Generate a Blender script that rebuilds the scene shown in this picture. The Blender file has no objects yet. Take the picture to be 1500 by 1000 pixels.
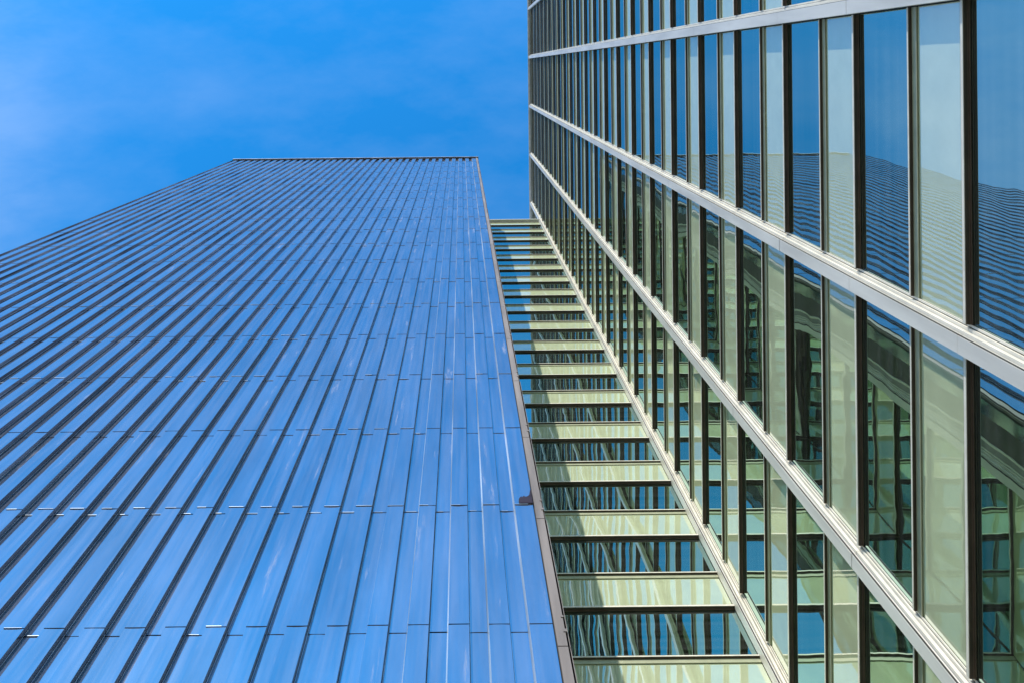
import bpy, math, random
from mathutils import Vector, noise
R = math.radians
random.seed(7)
sc = bpy.context.scene
C = sc.collection

# ------------------------------------------------------------------ camera
EYE = 1.6                      # eye height; every "height" below is measured from the eye
F = 1100.0                     # focal length in pixels of the 1500 px wide photograph
PX, PY = 675.0, 100.0          # where the zenith falls in the photograph
cam = bpy.data.cameras.new('camera'); cam_o = bpy.data.objects.new('camera', cam); C.objects.link(cam_o)
cam.sensor_width = 36.0; cam.lens = 36.0 * F / 1500.0
cam.shift_x = (750 - PX) / 1500.0; cam.shift_y = -(500 - PY) / 1500.0
cam.clip_start = 0.05; cam.clip_end = 3000
cam_o.location = (0, 0, EYE); cam_o.rotation_euler = (math.pi, 0, 0.010)
sc.camera = cam_o

# ------------------------------------------------------------------ light
SUN_EL, SUN_AZ = R(36), R(20)   # from the -y side, a little towards -x
sdir = Vector((-math.sin(SUN_AZ) * math.cos(SUN_EL), -math.cos(SUN_AZ) * math.cos(SUN_EL), math.sin(SUN_EL)))
sun = bpy.data.lights.new('sun', 'SUN'); sun.energy = 4.6; sun.angle = R(0.5); sun.color = (1.0, 0.94, 0.84)
sun_o = bpy.data.objects.new('sun', sun); C.objects.link(sun_o)
sun_o.rotation_euler = sdir.to_track_quat('Z', 'Y').to_euler(); sun_o.location = (0, 0, 120)

W = bpy.data.worlds.new('World'); sc.world = W; W.use_nodes = True
nt = W.node_tree; nt.nodes.clear(); L = nt.links.new
def N(t, **k):
    n = nt.nodes.new(t)
    for a, b in k.items(): setattr(n, a, b)
    return n
wo = N('ShaderNodeOutputWorld'); bg = N('ShaderNodeBackground'); bg.inputs[1].default_value = 0.15
sky = N('ShaderNodeTexSky', sky_type='NISHITA'); sky.sun_disc = False
sky.sun_elevation = SUN_EL; sky.sun_rotation = math.atan2(sdir.x, sdir.y)
sky.air_density = 1.0; sky.dust_density = 0.1; sky.ozone_density = 2.5
tc = N('ShaderNodeTexCoord'); sep = N('ShaderNodeSeparateXYZ'); L(tc.outputs['Generated'], sep.inputs[0])
# deep saturated blue overhead, ordinary pale sky towards the horizon
mr = N('ShaderNodeMapRange'); mr.inputs[1].default_value = 0.15; mr.inputs[2].default_value = 0.65
L(sep.outputs['Z'], mr.inputs[0])
tint = N('ShaderNodeMix', data_type='RGBA'); L(mr.outputs[0], tint.inputs[0])
tint.inputs[6].default_value = (1.0, 1.0, 1.0, 1); tint.inputs[7].default_value = (0.18, 1.60, 2.36, 1)
mul = N('ShaderNodeMix', data_type='RGBA', blend_type='MULTIPLY'); mul.inputs[0].default_value = 1
L(sky.outputs[0], mul.inputs[6]); L(tint.outputs[2], mul.inputs[7])
# thin cirrus
mp = N('ShaderNodeMapping'); mp.inputs['Scale'].default_value = (1.6, 3.2, 1.5); mp.inputs['Rotation'].default_value = (0, 0, R(35))
L(tc.outputs['Generated'], mp.inputs[0])
nz = N('ShaderNodeTexNoise'); nz.inputs['Scale'].default_value = 2.0; nz.inputs['Detail'].default_value = 7; nz.inputs['Roughness'].default_value = 0.6
L(mp.outputs[0], nz.inputs['Vector'])
cr = N('ShaderNodeMapRange'); cr.inputs[1].default_value = 0.42; cr.inputs[2].default_value = 0.78; cr.inputs[4].default_value = 0.11
L(nz.outputs[0], cr.inputs[0])
# a whiter veil of cirrus in the sky over the -x side
dx = N('ShaderNodeMapRange', interpolation_type='SMOOTHSTEP'); dx.inputs[1].default_value = -0.40; dx.inputs[2].default_value = -0.60; dx.inputs[4].default_value = 0.20
L(sep.outputs['X'], dx.inputs[0])
m1 = N('ShaderNodeMath', operation='MULTIPLY'); L(dx.outputs[0], m1.inputs[0])
n2 = N('ShaderNodeMapRange'); n2.inputs[1].default_value = 0.3; n2.inputs[2].default_value = 0.65; L(nz.outputs[0], n2.inputs[0]); L(n2.outputs[0], m1.inputs[1])
ad = N('ShaderNodeMath', operation='ADD'); L(cr.outputs[0], ad.inputs[0]); L(m1.outputs[0], ad.inputs[1])
cl = N('ShaderNodeMix', data_type='RGBA'); sy = N('ShaderNodeMapRange', interpolation_type='SMOOTHSTEP'); sy.inputs[1].default_value = -0.25; sy.inputs[2].default_value = -0.6; sy.inputs[4].default_value = 0.12
L(sep.outputs['Y'], sy.inputs[0])
n4 = N('ShaderNodeTexNoise'); n4.inputs['Scale'].default_value = 3.6; n4.inputs['Detail'].default_value = 6; L(tc.outputs['Generated'], n4.inputs['Vector'])
n5 = N('ShaderNodeMapRange'); n5.inputs[1].default_value = 0.42; n5.inputs[2].default_value = 0.66; L(n4.outputs[0], n5.inputs[0])
m4 = N('ShaderNodeMath', operation='MULTIPLY'); L(sy.outputs[0], m4.inputs[0]); L(n5.outputs[0], m4.inputs[1])
a4 = N('ShaderNodeMath', operation='ADD'); L(ad.outputs[0], a4.inputs[0]); L(m4.outputs[0], a4.inputs[1])
L(a4.outputs[0], cl.inputs[0]); L(mul.outputs[2], cl.inputs[6]); cl.inputs[7].default_value = (5.5, 6.5, 8.5, 1)
L(cl.outputs[2], bg.inputs[0]); L(bg.outputs[0], wo.inputs[0])

sc.view_settings.view_transform = 'Standard'; sc.view_settings.look = 'None'
sc.view_settings.gamma = 1; sc.view_settings.exposure = 0
sc.cycles.max_bounces = 14; sc.cycles.glossy_bounces = 10; sc.cycles.diffuse_bounces = 4

# ------------------------------------------------------------------ materials
def mat(name):
    m = bpy.data.materials.new(name); m.use_nodes = True; m.node_tree.nodes.clear()
    t = m.node_tree; out = t.nodes.new('ShaderNodeOutputMaterial')
    def n(ty, **k):
        q = t.nodes.new(ty)
        for a, b in k.items(): setattr(q, a, b)
        return q
    return m, t, out, n, t.links.new

def plain(name, col, rough=0.5, metal=0.0, var=0.12, scale=3.0, streak=False):
    m, t, out, n, l = mat(name)
    b = n('ShaderNodeBsdfPrincipled'); b.inputs['Roughness'].default_value = rough; b.inputs['Metallic'].default_value = metal
    tc = n('ShaderNodeTexCoord'); mp = n('ShaderNodeMapping'); l(tc.outputs['Object'], mp.inputs[0])
    if streak: mp.inputs['Scale'].default_value = (1, 1, 0.15)
    z = n('ShaderNodeTexNoise'); z.inputs['Scale'].default_value = scale; z.inputs['Detail'].default_value = 6; l(mp.outputs[0], z.inputs['Vector'])
    r = n('ShaderNodeMapRange'); r.inputs[1].default_value = 0.3; r.inputs[2].default_value = 0.7
    r.inputs[3].default_value = 1 - var; r.inputs[4].default_value = 1 + var; l(z.outputs[0], r.inputs[0])
    mx = n('ShaderNodeMix', data_type='RGBA', blend_type='MULTIPLY'); mx.inputs[0].default_value = 1
    mx.inputs[6].default_value = (*col, 1); l(r.outputs[0], mx.inputs[7]); l(mx.outputs[2], b.inputs['Base Color'])
    bp = n('ShaderNodeBump'); bp.inputs['Strength'].default_value = 0.1; bp.inputs['Distance'].default_value = 0.01
    l(z.outputs[0], bp.inputs['Height']); l(bp.outputs[0], b.inputs['Normal'])
    l(b.outputs[0], out.inputs[0])
    return m

def glass(name, refl, tintc, inner, stripe=0.0, bump=0.25, irough=0.9, stripe_axis=2):
    """coated facade glass: a mirror-like coat over what lies behind the pane"""
    m, t, out, n, l = mat(name)
    tc = n('ShaderNodeTexCoord'); mp = n('ShaderNodeMapping'); mp.inputs['Scale'].default_value = (1.0, 1.0, 1.0)
    l(tc.outputs['Object'], mp.inputs[0])
    z = n('ShaderNodeTexNoise'); z.inputs['Scale'].default_value = 1.1; z.inputs['Detail'].default_value = 1.5; l(mp.outputs[0], z.inputs['Vector'])
    bp = n('ShaderNodeBump'); bp.inputs['Strength'].default_value = bump; bp.inputs['Distance'].default_value = 0.02; l(z.outputs[0], bp.inputs['Height'])
    g = n('ShaderNodeBsdfGlossy'); g.inputs['Color'].default_value = (*tintc, 1); g.inputs['Roughness'].default_value = 0.012; l(bp.outputs[0], g.inputs['Normal'])
    d = n('ShaderNodeBsdfDiffuse'); 
    z2 = n('ShaderNodeTexNoise'); z2.inputs['Scale'].default_value = 2.2; z2.inputs['Detail'].default_value = 5; l(mp.outputs[0], z2.inputs['Vector'])
    r = n('ShaderNodeMapRange'); r.inputs[1].default_value = 0.3; r.inputs[2].default_value = 0.7; r.inputs[3].default_value = 0.95; r.inputs[4].default_value = 1.05; l(z2.outputs[0], r.inputs[0])
    mx = n('ShaderNodeMix', data_type='RGBA', blend_type='MULTIPLY'); mx.inputs[0].default_value = 1; mx.inputs[6].default_value = (*inner, 1); l(r.outputs[0], mx.inputs[7])
    src = mx.outputs[2]
    if stripe:
        sp = n('ShaderNodeSeparateXYZ'); l(tc.outputs['Object'], sp.inputs[0])
        cb = n('ShaderNodeCombineXYZ'); l(sp.outputs[stripe_axis], cb.inputs[0])
        z3 = n('ShaderNodeTexNoise'); z3.inputs['Scale'].default_value = 5.0; z3.inputs['Detail'].default_value = 1; l(cb.outputs[0], z3.inputs['Vector'])
        r3 = n('ShaderNodeMapRange'); r3.inputs[1].default_value = 0.4; r3.inputs[2].default_value = 0.6; r3.inputs[4].default_value = stripe; l(z3.outputs[0], r3.inputs[0])
        m3 = n('ShaderNodeMix', data_type='RGBA', blend_type='ADD'); m3.inputs[0].default_value = 1; l(src, m3.inputs[6]); l(r3.outputs[0], m3.inputs[7]); src = m3.outputs[2]
    l(src, d.inputs['Color'])
    fr = n('ShaderNodeLayerWeight'); fr.inputs['Blend'].default_value = 0.35
    rr = n('ShaderNodeMapRange'); rr.inputs[3].default_value = refl; rr.inputs[4].default_value = min(1.0, refl + 0.35); l(fr.outputs['Fresnel'], rr.inputs[0])
    s = n('ShaderNodeMixShader'); l(rr.outputs[0], s.inputs[0]); l(d.outputs[0], s.inputs[1]); l(g.outputs[0], s.inputs[2]); l(s.outputs[0], out.inputs[0])
    return m

M = {}
M['vision'] = glass('vision_glass', 0.78, (0.50, 0.68, 0.59), (0.020, 0.020, 0.010), stripe=0.09, bump=0.10)
M['spandrel'] = glass('spandrel_glass', 0.38, (0.95, 0.97, 0.92), (0.62, 0.68, 0.43), bump=0.10)
M['bronze'] = plain('bronze_metal', (0.060, 0.040, 0.026), 0.45, 0.0, 0.25, 2.0)
M['brown'] = plain('brown_metal', (0.13, 0.09, 0.065), 0.5, 0.0, 0.25, 2.0)
M['alu'] = plain('pale_aluminium', (0.74, 0.69, 0.58), 0.45, 0.0, 0.10, 3.0)
M['white'] = plain('white_painted_metal', (0.66, 0.63, 0.57), 0.42, 0.0, 0.16, 2.5, True)
M['gasket_shade'] = plain('black_gasket_shade', (0.02, 0.018, 0.016), 0.7)  # seals and dark joints; also painted shade under the coping
M['frame_green'] = plain('green_frame', (0.36, 0.37, 0.24), 0.5)
M['beige'] = plain('beige_flashing', (0.195, 0.162, 0.148), 0.55, 0.0, 0.4, 2.5, True)
M['grey_panel'] = plain('grey_metal_panel', (0.07, 0.065, 0.06), 0.5, 0.0, 0.2)
M['concrete'] = plain('concrete', (0.30, 0.29, 0.27), 0.85, 0.0, 0.2, 1.5)
M['roofing'] = plain('roofing', (0.22, 0.22, 0.22), 0.9)
M['paving'] = plain('paving', (0.20, 0.19, 0.17), 0.9, 0.0, 0.25, 0.8)
M['tear'] = plain('torn_metal', (0.03, 0.025, 0.035), 0.55, 1.0)
M['hem'] = plain('bright_hem', (0.50, 0.58, 0.66), 0.35, 0.5, 0.5, 1.2)

def cladding_mat():
    m, t, out, n, l = mat('metal_cladding')
    b = n('ShaderNodeBsdfPrincipled')
    tc = n('ShaderNodeTexCoord')
    # broad weathering and long vertical run-off streaks
    mp = n('ShaderNodeMapping'); mp.inputs['Scale'].default_value = (1.0, 1.0, 0.25); l(tc.outputs['Object'], mp.inputs[0])
    z = n('ShaderNodeTexNoise'); z.inputs['Scale'].default_value = 0.9; z.inputs['Detail'].default_value = 8; z.inputs['Roughness'].default_value = 0.65; l(mp.outputs[0], z.inputs['Vector'])
    mp2 = n('ShaderNodeMapping'); mp2.inputs['Scale'].default_value = (6, 1, 0.22); l(tc.outputs['Object'], mp2.inputs[0])
    z2 = n('ShaderNodeTexNoise'); z2.inputs['Scale'].default_value = 1.6; z2.inputs['Detail'].default_value = 6; l(mp2.outputs[0], z2.inputs['Vector'])
    # scuffs: small pale patches
    mp3 = n('ShaderNodeMapping'); mp3.inputs['Scale'].default_value = (4.6, 4.6, 0.5); l(tc.outputs['Object'], mp3.inputs[0])
    z3 = n('ShaderNodeTexNoise'); z3.inputs['Scale'].default_value = 0.8; z3.inputs['Detail'].default_value = 9; z3.inputs['Roughness'].default_value = 0.7; l(mp3.outputs[0], z3.inputs['Vector'])
    sc3 = n('ShaderNodeMapRange'); sc3.inputs[1].default_value = 0.605; sc3.inputs[2].default_value = 0.80; sc3.inputs[4].default_value = 0.6; l(z3.outputs[0], sc3.inputs[0])
    c = n('ShaderNodeMix', data_type='RGBA'); c.inputs[6].default_value = (0.30, 0.42, 0.46, 1); c.inputs[7].default_value = (0.60, 0.57, 0.60, 1)
    r1 = n('ShaderNodeMapRange'); r1.inputs[1].default_value = 0.35; r1.inputs[2].default_value = 0.68; l(z.outputs[0], r1.inputs[0]); l(r1.outputs[0], c.inputs[0])
    l(c.outputs[2], b.inputs['Base Color']); b.inputs['Metallic'].default_value = 1.0
    rr = n('ShaderNodeMapRange'); rr.inputs[1].default_value = 0.3; rr.inputs[2].default_value = 0.7; rr.inputs[3].default_value = 0.05; rr.inputs[4].default_value = 0.085; l(z2.outputs[0], rr.inputs[0]); l(rr.outputs[0], b.inputs['Roughness'])
    bp = n('ShaderNodeBump'); bp.inputs['Strength'].default_value = 0.25; bp.inputs['Distance'].default_value = 0.01; l(z.outputs[0], bp.inputs['Height']); l(bp.outputs[0], b.inputs['Normal'])
    # thin dusty film over the metal
    d = n('ShaderNodeBsdfDiffuse'); d.inputs['Color'].default_value = (0.46, 0.46, 0.56, 1)
    f = n('ShaderNodeMapRange'); f.inputs[1].default_value = 0.35; f.inputs[2].default_value = 0.75; f.inputs[3].default_value = 0.05; f.inputs[4].default_value = 0.15; l(z2.outputs[0], f.inputs[0])
    a = n('ShaderNodeMath', operation='ADD'); l(f.outputs[0], a.inputs[0]); l(sc3.outputs[0], a.inputs[1])
    s = n('ShaderNodeMixShader'); l(a.outputs[0], s.inputs[0]); l(b.outputs[0], s.inputs[1]); l(d.outputs[0], s.inputs[2]); l(s.outputs[0], out.inputs[0])
    return m
M['clad'] = cladding_mat()
M['flank'] = plain('rib_flank_shade', (0.14, 0.15, 0.19), 0.22, 1.0, 0.2, 1.5, True)  # dark facade reflection on the +x rib flanks, put into the base colour
M['glint'] = plain('rib_edge_glint', (0.62, 0.68, 0.74), 0.3, 0.35, 0.85, 1.6, True)  # sun glint on the -x rib flanks, painted in as pale streaks

# ------------------------------------------------------------------ mesh helpers
BASE = {}
def tag(o, label=None, cat=None, group=None, kind=None):
    for k, v in (('label', label), ('category', cat), ('group', group), ('kind', kind)):
        if v: o[k] = v
    return o
def empty(name, loc):
    o = bpy.data.objects.new(name, None); C.objects.link(o); o.location = loc; BASE[o] = Vector(loc); return o

class MB:
    def __init__(s): s.v = []; s.f = []; s.m = []; s.sm = []
    def quad(s, a, b, c, d, mi=0):
        i = len(s.v); s.v += [a, b, c, d]; s.f.append((i, i+1, i+2, i+3)); s.m.append(mi); s.sm.append(False)
    def box(s, lo, hi, mi=0):
        x0, x1 = sorted((lo[0], hi[0])); y0, y1 = sorted((lo[1], hi[1])); z0, z1 = sorted((lo[2], hi[2]))
        i = len(s.v)
        s.v += [(x0,y0,z0),(x1,y0,z0),(x1,y1,z0),(x0,y1,z0),(x0,y0,z1),(x1,y0,z1),(x1,y1,z1),(x0,y1,z1)]
        for q in ((0,3,2,1),(4,5,6,7),(0,1,5,4),(1,2,6,5),(2,3,7,6),(3,0,4,7)):
            s.f.append(tuple(i+k for k in q)); s.m.append(mi); s.sm.append(False)
    def grid(s, fn, nu, nv, out, mi=0, smooth=True):
        """a sheet fn(a, b), 0..1, wound so that its face normals look along out"""
        i = len(s.v)
        for b in range(nv+1):
            for a in range(nu+1): s.v.append(tuple(fn(a/nu, b/nv)))
        p0, p1, p2 = Vector(s.v[i]), Vector(s.v[i+nu]), Vector(s.v[i+(nu+1)*nv])
        flip = (p1-p0).cross(p2-p0).dot(Vector(out)) < 0
        for b in range(nv):
            for a in range(nu):
                q = i + b*(nu+1) + a; w = (q, q+1, q+nu+2, q+nu+1)
                s.f.append(w[::-1] if flip else w); s.m.append(mi); s.sm.append(smooth)
    def prism(s, pts, y0, y1, mi=0):
        """outline in x, z given a thickness in y"""
        n = len(pts); i = len(s.v)
        s.v += [(x, y0, z) for x, z in pts] + [(x, y1, z) for x, z in pts]
        s.f.append(tuple(range(i, i+n))); s.f.append(tuple(range(i+2*n-1, i+n-1, -1)))
        for k in range(n): s.f.append((i+k, i+n+k, i+n+(k+1) % n, i+(k+1) % n))
        s.m += [mi]*(n+2); s.sm += [False]*(n+2)
    def build(s, name, mats, parent=None, root=None):
        if not isinstance(mats, (list, tuple)): mats = [mats]
        base = BASE.get(root if root is not None else parent, Vector((0,0,0)))
        me = bpy.data.meshes.new(name)
        me.from_pydata([(x-base.x, y-base.y, z-base.z) for x, y, z in s.v], [], s.f)
        for q in mats: me.materials.append(q)
        me.polygons.foreach_set('material_index', s.m); me.polygons.foreach_set('use_smooth', s.sm); me.update()
        o = bpy.data.objects.new(name, me); C.objects.link(o)
        if parent is not None: o.parent = parent
        return o

def proj(p):
    """photograph pixel of a world point"""
    z = p[2] - EYE
    if z < 0.3: z = 0.3
    X, Y = F*p[0]/z, F*p[1]/z
    return PX + X + 0.01*Y, PY + Y - 0.01*X
def shown(pts):
    """pixel area of a rectangle clipped to the frame"""
    poly = [proj(p) for p in pts]
    for ax, lim, sg in ((0, 0, 1), (0, 1500, -1), (1, 0, 1), (1, 1000, -1)):
        o = []
        for i in range(len(poly)):
            a, b = poly[i-1], poly[i]; da, db = sg*(a[ax]-lim), sg*(b[ax]-lim)
            if (da < 0) != (db < 0):
                t = da/(da-db); o.append((a[0]+t*(b[0]-a[0]), a[1]+t*(b[1]-a[1])))
            if db >= 0: o.append(b)
        poly = o
        if not poly: return 0.0
    return abs(sum(poly[i-1][0]*poly[i][1]-poly[i][0]*poly[i-1][1] for i in range(len(poly))))/2

# ------------------------------------------------------------------ curtain walls
FLOOR = 3.29; Z0 = 11.79        # floor height; one floor line above the eye
SEC = 1.48                      # height of the spandrel above the floor line
def floor_z(k): return EYE + Z0 + FLOOR*k

class Wall:
    def __init__(s, kind, pos):
        s.pos = pos; s.kind = kind
        s.out = {'x-': (-1,0,0), 'x+': (1,0,0), 'y-': (0,-1,0)}[kind]
    def P(s, u, w, z):
        if s.kind == 'x-': return (s.pos - w, u, z)
        if s.kind == 'x+': return (s.pos + w, u, z)
        return (u, s.pos - w, z)
    def box(s, mb, u0, u1, w0, w1, z0, z1, mi=0): mb.box(s.P(u0, w0, z0), s.P(u1, w1, z1), mi)

def pane(mb, wall, u0, u1, z0, z1, amp=0.0034, tilt=0.004, mi=0):
    """a sealed glass unit: gently pillowed front, flat back and edges"""
    q = random.gauss(0, 1)*amp; ta = random.uniform(-1, 1)*tilt; tb = random.uniform(-1, 1)*tilt; sd = random.uniform(0, 500)
    def fn(a, b):
        pil = q*(1-(2*a-1)**2)*(1-(2*b-1)**2)
        wv = 0.0008*noise.noise(Vector((sd + a*(u1-u0)*0.9, b*(z1-z0)*1.3, sd)))
        return wall.P(u0+a*(u1-u0), pil + wv + ta*(a-.5) + tb*(b-.5), z0+b*(z1-z0))
    mb.grid(fn, 16, 8, wall.out, mi)
    wall.box(mb, u0+.002, u1-.002, -0.04, -0.012, z0+.002, z1-.002, mi)

def bar_main(mb, wall, u0, u1, z):
    wall.box(mb, u0, u1, 0.012, 0.046, z+.004, z+.090, 1)
    wall.box(mb, u0, u1, 0.046, 0.051, z+.014, z+.060, 2)
    wall.box(mb, u0, u1, 0.051, 0.100, z, z+.088, 0)
def bar_sec(mb, wall, u0, u1, z):
    wall.box(mb, u0, u1, 0.012, 0.080, z, z+.062, 0)
def cap_of(wall, u0, u1, z, main):
    mb = MB()
    if main: wall.box(mb, u0, u1, 0.100, 0.112, z+.010, z+.066)
    else: wall.box(mb, u0, u1, 0.080, 0.090, z+.008, z+.044)
    return mb

def curtain(thing, wall, bays, k0, k1, ztop, limit=100):
    """glass units and bars of one wall; the ones that show largest are parts of their own"""
    items = {'window': [], 'spandrel': [], 'transom': []}
    for u0, u1 in bays:
        for k in range(k0, k1+1):
            z = floor_z(k); zs = z+SEC; zn = min(z+FLOOR, ztop)
            if z >= ztop-.3: continue
            def area(a, b): return shown([wall.P(u0, 0, a), wall.P(u1, 0, a), wall.P(u1, 0, b), wall.P(u0, 0, b)])
            items['transom'].append((shown([wall.P(u0, .0, z), wall.P(u1, .0, z), wall.P(u1, .2, z), wall.P(u0, .2, z)]), u0, u1, z, 0, True))
            items['spandrel'].append((area(z, min(zs, ztop)), u0, u1, z, min(zs, ztop), None))
            if zs < ztop-.2:
                items['transom'].append((shown([wall.P(u0, .0, zs), wall.P(u1, .0, zs), wall.P(u1, .1, zs), wall.P(u0, .1, zs)]), u0, u1, zs, 0, False))
                items['window'].append((area(zs, zn), u0, u1, zs, zn, None))
    mats_bar = [M['bronze'], M['brown'], M['gasket_shade']]
    for nm, lst in items.items():
        lst.sort(key=lambda t: -t[0])
        rest = MB(); restcap = MB()
        for i, (ar, u0, u1, za, zb, main) in enumerate(lst):
            own = i < limit and ar > 1.0
            mb = MB() if own else rest
            if nm == 'transom':
                (bar_main if main else bar_sec)(mb, wall, u0, u1, za)
                if own:
                    o = mb.build('transom', mats_bar, thing)
                    cap_of(wall, u0, u1, za, main).build('cap_strip', M['alu'], o, thing)
                else:
                    if main: wall.box(restcap, u0, u1, 0.100, 0.112, za+.010, za+.066)
                    else: wall.box(restcap, u0, u1, 0.080, 0.090, za+.008, za+.044)
            elif nm == 'window':
                pane(mb, wall, u0, u1, za+.03, zb-.01)
                fr = MB() 
                wall.box(fr, u0, u1, 0.012, 0.024, zb-.022, zb-.006)
                wall.box(fr, u0, u1, 0.012, 0.035, za+.064, za+.085)
                if own:
                    o = mb.build('window', M['vision'], thing); fr.build('frame', M['brown'], o, thing)
            else:
                pane(mb, wall, u0, u1, za+.03, zb-.01, 0.0026, 0.003)
                fr = MB(); wall.box(fr, u0, u1, 0.010, 0.030, zb-.135, zb-.004)
                if own:
                    o = mb.build('spandrel', M['spandrel'], thing); fr.build('frame', M['frame_green'], o, thing)
        if rest.f:
            mm = {'window': M['vision'], 'spandrel': M['spandrel'], 'transom': mats_bar}[nm]
            o = tag(rest.build(nm, mm, thing), kind='stuff')
            if restcap.f: restcap.build('cap_strip', M['alu'], o, thing)

def band(thing, wall, uc, k0, k1, ztop, hw=0.14, depth=0.25):
    """broad white upright cover, stepped on its -u flank and flush on the other, jointed at every floor line"""
    mb = MB()
    for k in range(k0, k1+1):
        z = floor_z(k)+.005; zn = min(floor_z(k+1)-.005, ztop)
        if zn <= z: continue
        j = random.uniform(-.003, .003)
        wall.box(mb, uc-hw, uc+hw, 0.165, depth+j, z, zn, 0)
        wall.box(mb, uc-hw-.010, uc-hw+.02, 0.205, depth-.012, z, zn, 2)
        wall.box(mb, uc-hw-.055, uc+hw-.01, 0.080, 0.152+j, z, zn, 1)
        wall.box(mb, uc-hw-.105, uc-hw-.01, 0.030, 0.066, z, zn, 1)
        wall.box(mb, uc-hw-.158, uc-hw-.120, 0.008, 0.030, z, zn, 1)
    za, zb = floor_z(k0), ztop
    wall.box(mb, uc-hw+.012, uc+hw-.012, -0.03, depth-.03, za, zb-.01, 2)
    wall.box(mb, uc-hw-.04, uc+hw-.03, -0.03, 0.13, za, zb-.01, 2)
    wall.box(mb, uc-hw-.16, uc+hw+.008, -0.03, 0.010, za, zb-.01, 2)
    return mb.build('mullion', [M['white'], M['alu'], M['gasket_shade']], thing)

# ------------------------------------------------------------------ setting
g = MB(); g.box((-1500, -1500, -0.5), (1500, 1500, 0.0)); tag(g.build('ground', M['paving']), kind='structure')

# ------------------------------------------------------------------ glass tower (right)
DR = 8.0; HR = 85.9 + EYE
tower = tag(empty('glass_tower', (DR+11, 7, 0)), 'tall glass office tower with white uprights, dark bars and alternating blue and pale green panes', 'building')
wr = Wall('x-', DR)
BANDS = [4.41 + 5.55*k for k in range(-4, 6)]
bays = [(BANDS[i]+.150, BANDS[i+1]-.300) for i in range(len(BANDS)-1)]
curtain(tower, wr, bays, -4, 22, HR)
for u in BANDS: band(tower, wr, u, -4, 22, HR)
m_ = MB(); m_.box((DR+.06, BANDS[0]-.2, 0), (DR+22, BANDS[-1]+.2, HR-.05)); m_.build('core', M['concrete'], tower)
m_ = MB(); m_.box((DR-.31, BANDS[0]-.3, HR+.002), (DR+22.2, BANDS[-1]+.3, HR+.12)); m_.build('roof', M['white'], tower)

# ------------------------------------------------------------------ metal clad tower (left)
DM, REC, HM = 9.13, 0.135, 76.4 + EYE
XE = 1.65                                  # outer corner
PER = 0.665; X_0 = 0.046                   # spacing and place of the dark rib lines
NL = 35                                    # ribs to the left of x = 0.046
XL = X_0 - PER*NL + PER/2
YC = 15.68                                  # the link's glass wall
clad = tag(empty('metal_clad_tower', (-11, DM+10, 0)), 'broad tower clad in ribbed blue-reflecting metal sheets with staggered joints, on the left', 'building')
ZJ = [EYE + 12.34 + 3.37*k for k in range(-4, 20)]      # horizontal sheet joints
ZJ[0] = 0.02
mb = MB(); hem = MB(); seam = MB()
def flat(x0, x1, y, za, zb, nx=3, nz=6):
    q = random.gauss(0, .0022); t = random.uniform(-1, 1)*.0014; lip = .007; sd = random.uniform(0, 500)
    def fn(a, b):
        o = q*(1-(2*a-1)**2) + t*(a-.5) + .0013*noise.noise(Vector((sd+a, b*2.1, sd)))
        return (x0+a*(x1-x0), y - lip*(1-b)**2 - o, za+b*(zb-za))
    mb.grid(fn, nx, nz, (0, -1, 0), 0)
    mb.quad((x0, y-lip-.002, za), (x0, y+.01, za), (x1, y+.01, za), (x1, y-lip-.002, za), 1)
    yo = y-lip-.004
    if noise.noise(Vector((x0*.35, 3.1, za*.21))) > .06: mb.box((x0+.003, yo-.004, za+.001), (x1-random.uniform(.003, .16), yo, za+random.uniform(.006, .013)), 3)
def flank(xa, ya, xb, yb, za, zb, mi):
    out = (1, 0, 0) if ya < yb else (-1, 0, 0)
    mb.grid(lambda a, b: (xa+a*(xb-xa), ya+a*(yb-ya) - .007*(1-b)**2, za+b*(zb-za)), 1, 6, out, mi)
for r in range(len(ZJ)-1):
    za, zb = ZJ[r]+.004, ZJ[r+1]-.001
    for k in range(-NL, 2):
        x = X_0 + PER*k; jz = random.uniform(-.012, .012)
        if k > -NL or True:
            # +x flank of the rib to the left, recessed flat, -x flank, raised flat
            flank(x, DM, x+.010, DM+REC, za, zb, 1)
            flat(x+.010, x+.300, DM+REC, za+jz, zb)
            mb.box((x+.012, DM+REC-.040, za), (x+.017, DM+REC-.002, zb-.01), 1); mb.box((x+.012, DM+REC-.046, za), (x+.017, DM+REC-.040, zb-.01), 3)
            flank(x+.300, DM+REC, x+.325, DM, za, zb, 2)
            x2 = x+PER if k < 1 else XE-.235
            flat(x+.325, x2, DM, za+jz*.5, zb)
cl = mb.build('cladding', [M['clad'], M['flank'], M['glint'], M['hem']], clad)
XLL = X_0 - PER*NL
m_ = MB(); m_.box((XLL+.01, DM+REC+.03, 0), (XE-.24, DM+22, HM-.2)); m_.box((XE-.24, DM+REC+.03, 0), (XE-.06, DM+22, HM-.2)); m_.build('wall', M['grey_panel'], clad)
# coping
m_ = MB(); m_.box((XLL-.08, DM-.10, HM+.02), (XE+.05, DM+22.1, HM+.22), 0); m_.box((XLL-.02, DM+.0, HM-.10), (XE+.02, DM+.015, HM+.02), 0)
m_.box((XLL, DM+REC+.02, HM-.3), (XE-.02, DM+22, HM+.02), 1)  # black backing: shade in the notches below the coping, painted in
m_.box((XLL-.07, DM-.095, HM+.006), (XE+.045, DM+.30, HM+.0195), 1)  # black sheet on the coping's underside, its shade put into the colour
m_.build('coping', [M['hem'], M['gasket_shade']], clad)
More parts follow.
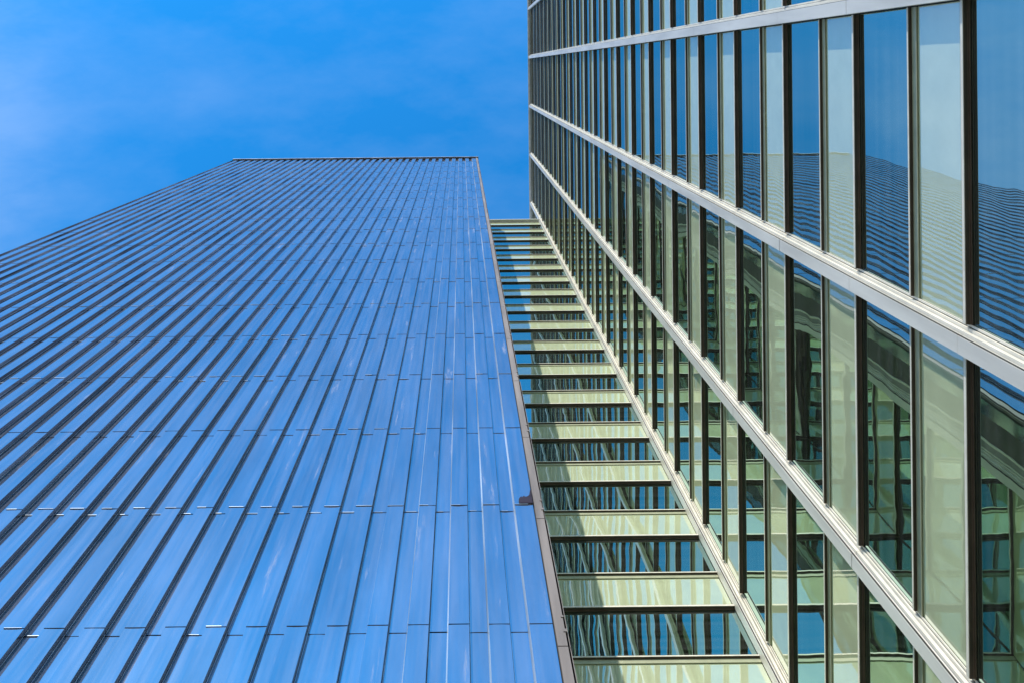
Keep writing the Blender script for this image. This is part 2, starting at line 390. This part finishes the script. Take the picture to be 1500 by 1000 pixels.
# corner flashing: jointed beige strips standing a little behind the sheets
m_ = MB(); z = 0.0; j = 0
while z < HM-.1:
    h = min(3.37, HM-.1-z)
    m_.box((XE-.205, DM+.02, z+.012), (XE-.045, DM+.10, z+h-.006), 0)
    m_.box((XE-.040, DM+.05, z+.012+1.1*(j % 2)), (XE, DM+.13, z+h-.006), 0)
    m_.box((XE-.075, DM+.008, z+.30), (XE-.02, DM+.05, z+.36), 0); m_.box((XE-.075, DM+.008, z+.62), (XE-.03, DM+.05, z+.66), 0)
    z += h; j += 1
m_.box((XE-.236, DM+.05, 0), (XE-.012, DM+.20, HM-.1), 1)
m_.build('corner_flashing', [M['beige'], M['gasket_shade']], clad)
# the torn sheet corner beside the flashing
def ragged(name, x0, x1, z0, z1, pts):
    m_ = MB(); m_.prism([(x0+a*(x1-x0), z0+b*(z1-z0)) for a, b in pts], DM-.022, DM-.013); return tag(m_.build(name, M['tear'], clad), 'dark torn sheet corner beside the flashing')
zt = EYE + 12.34 + 3.37
ragged('torn_sheet', 1.13, 1.42, zt+.03, zt+.52, [(0, 0), (1, 0), (1, 1), (.93, .95), (.84, .62), (.70, .50), (.52, .46), (.40, .55), (.30, .42), (.22, .50), (.06, .36), (0, .22)])
# glazed return wall facing the link and the glass tower
ws = Wall('x+', XE-.05)
m_ = MB(); m_.box((XE-.055, DM+.21, 0), (XE-.030, DM+.62, HM-.1), 1); m_.box((XE-.055, DM+.62, 0), (XE-.040, DM+1.30, HM-.1), 0); m_.box((XE-.055, DM+1.30, 0), (XE-.01, DM+1.36, HM-.1), 2); m_.box((XE-.055, DM+1.36, 0), (XE-.035, DM+1.62, HM-.1), 3)
m_.build('return_panel', [M['grey_panel'], M['clad'], M['alu'], M['concrete']], clad)
curtain(clad, ws, [(DM+1.6+.49, YC-.05)], -4, 19, HM-.5, 0)
band(clad, ws, DM+1.6+.245, -4, 19, HM-.5, .14, .20)

# ------------------------------------------------------------------ glass link between them
HC = 76.4 + EYE
link = tag(empty('glass_link', ((XE+DR)/2, YC+4, 0)), 'narrow recessed glass link bridging the gap between the metal tower and the glass tower', 'building')
wl = Wall('y-', YC)
curtain(link, wl, [(XE-.05, DR-.255)], -4, 19, HC-.1)
m_ = MB(); m_.box((XE-.04, YC+.06, 0), (DR-.26, YC+12, HC-.12)); m_.build('core', M['concrete'], link)
m_ = MB(); m_.box((XE-.02, YC-.24, HC-.08), (DR-.26, YC+12.05, HC+.06)); m_.build('roof', M['alu'], link)
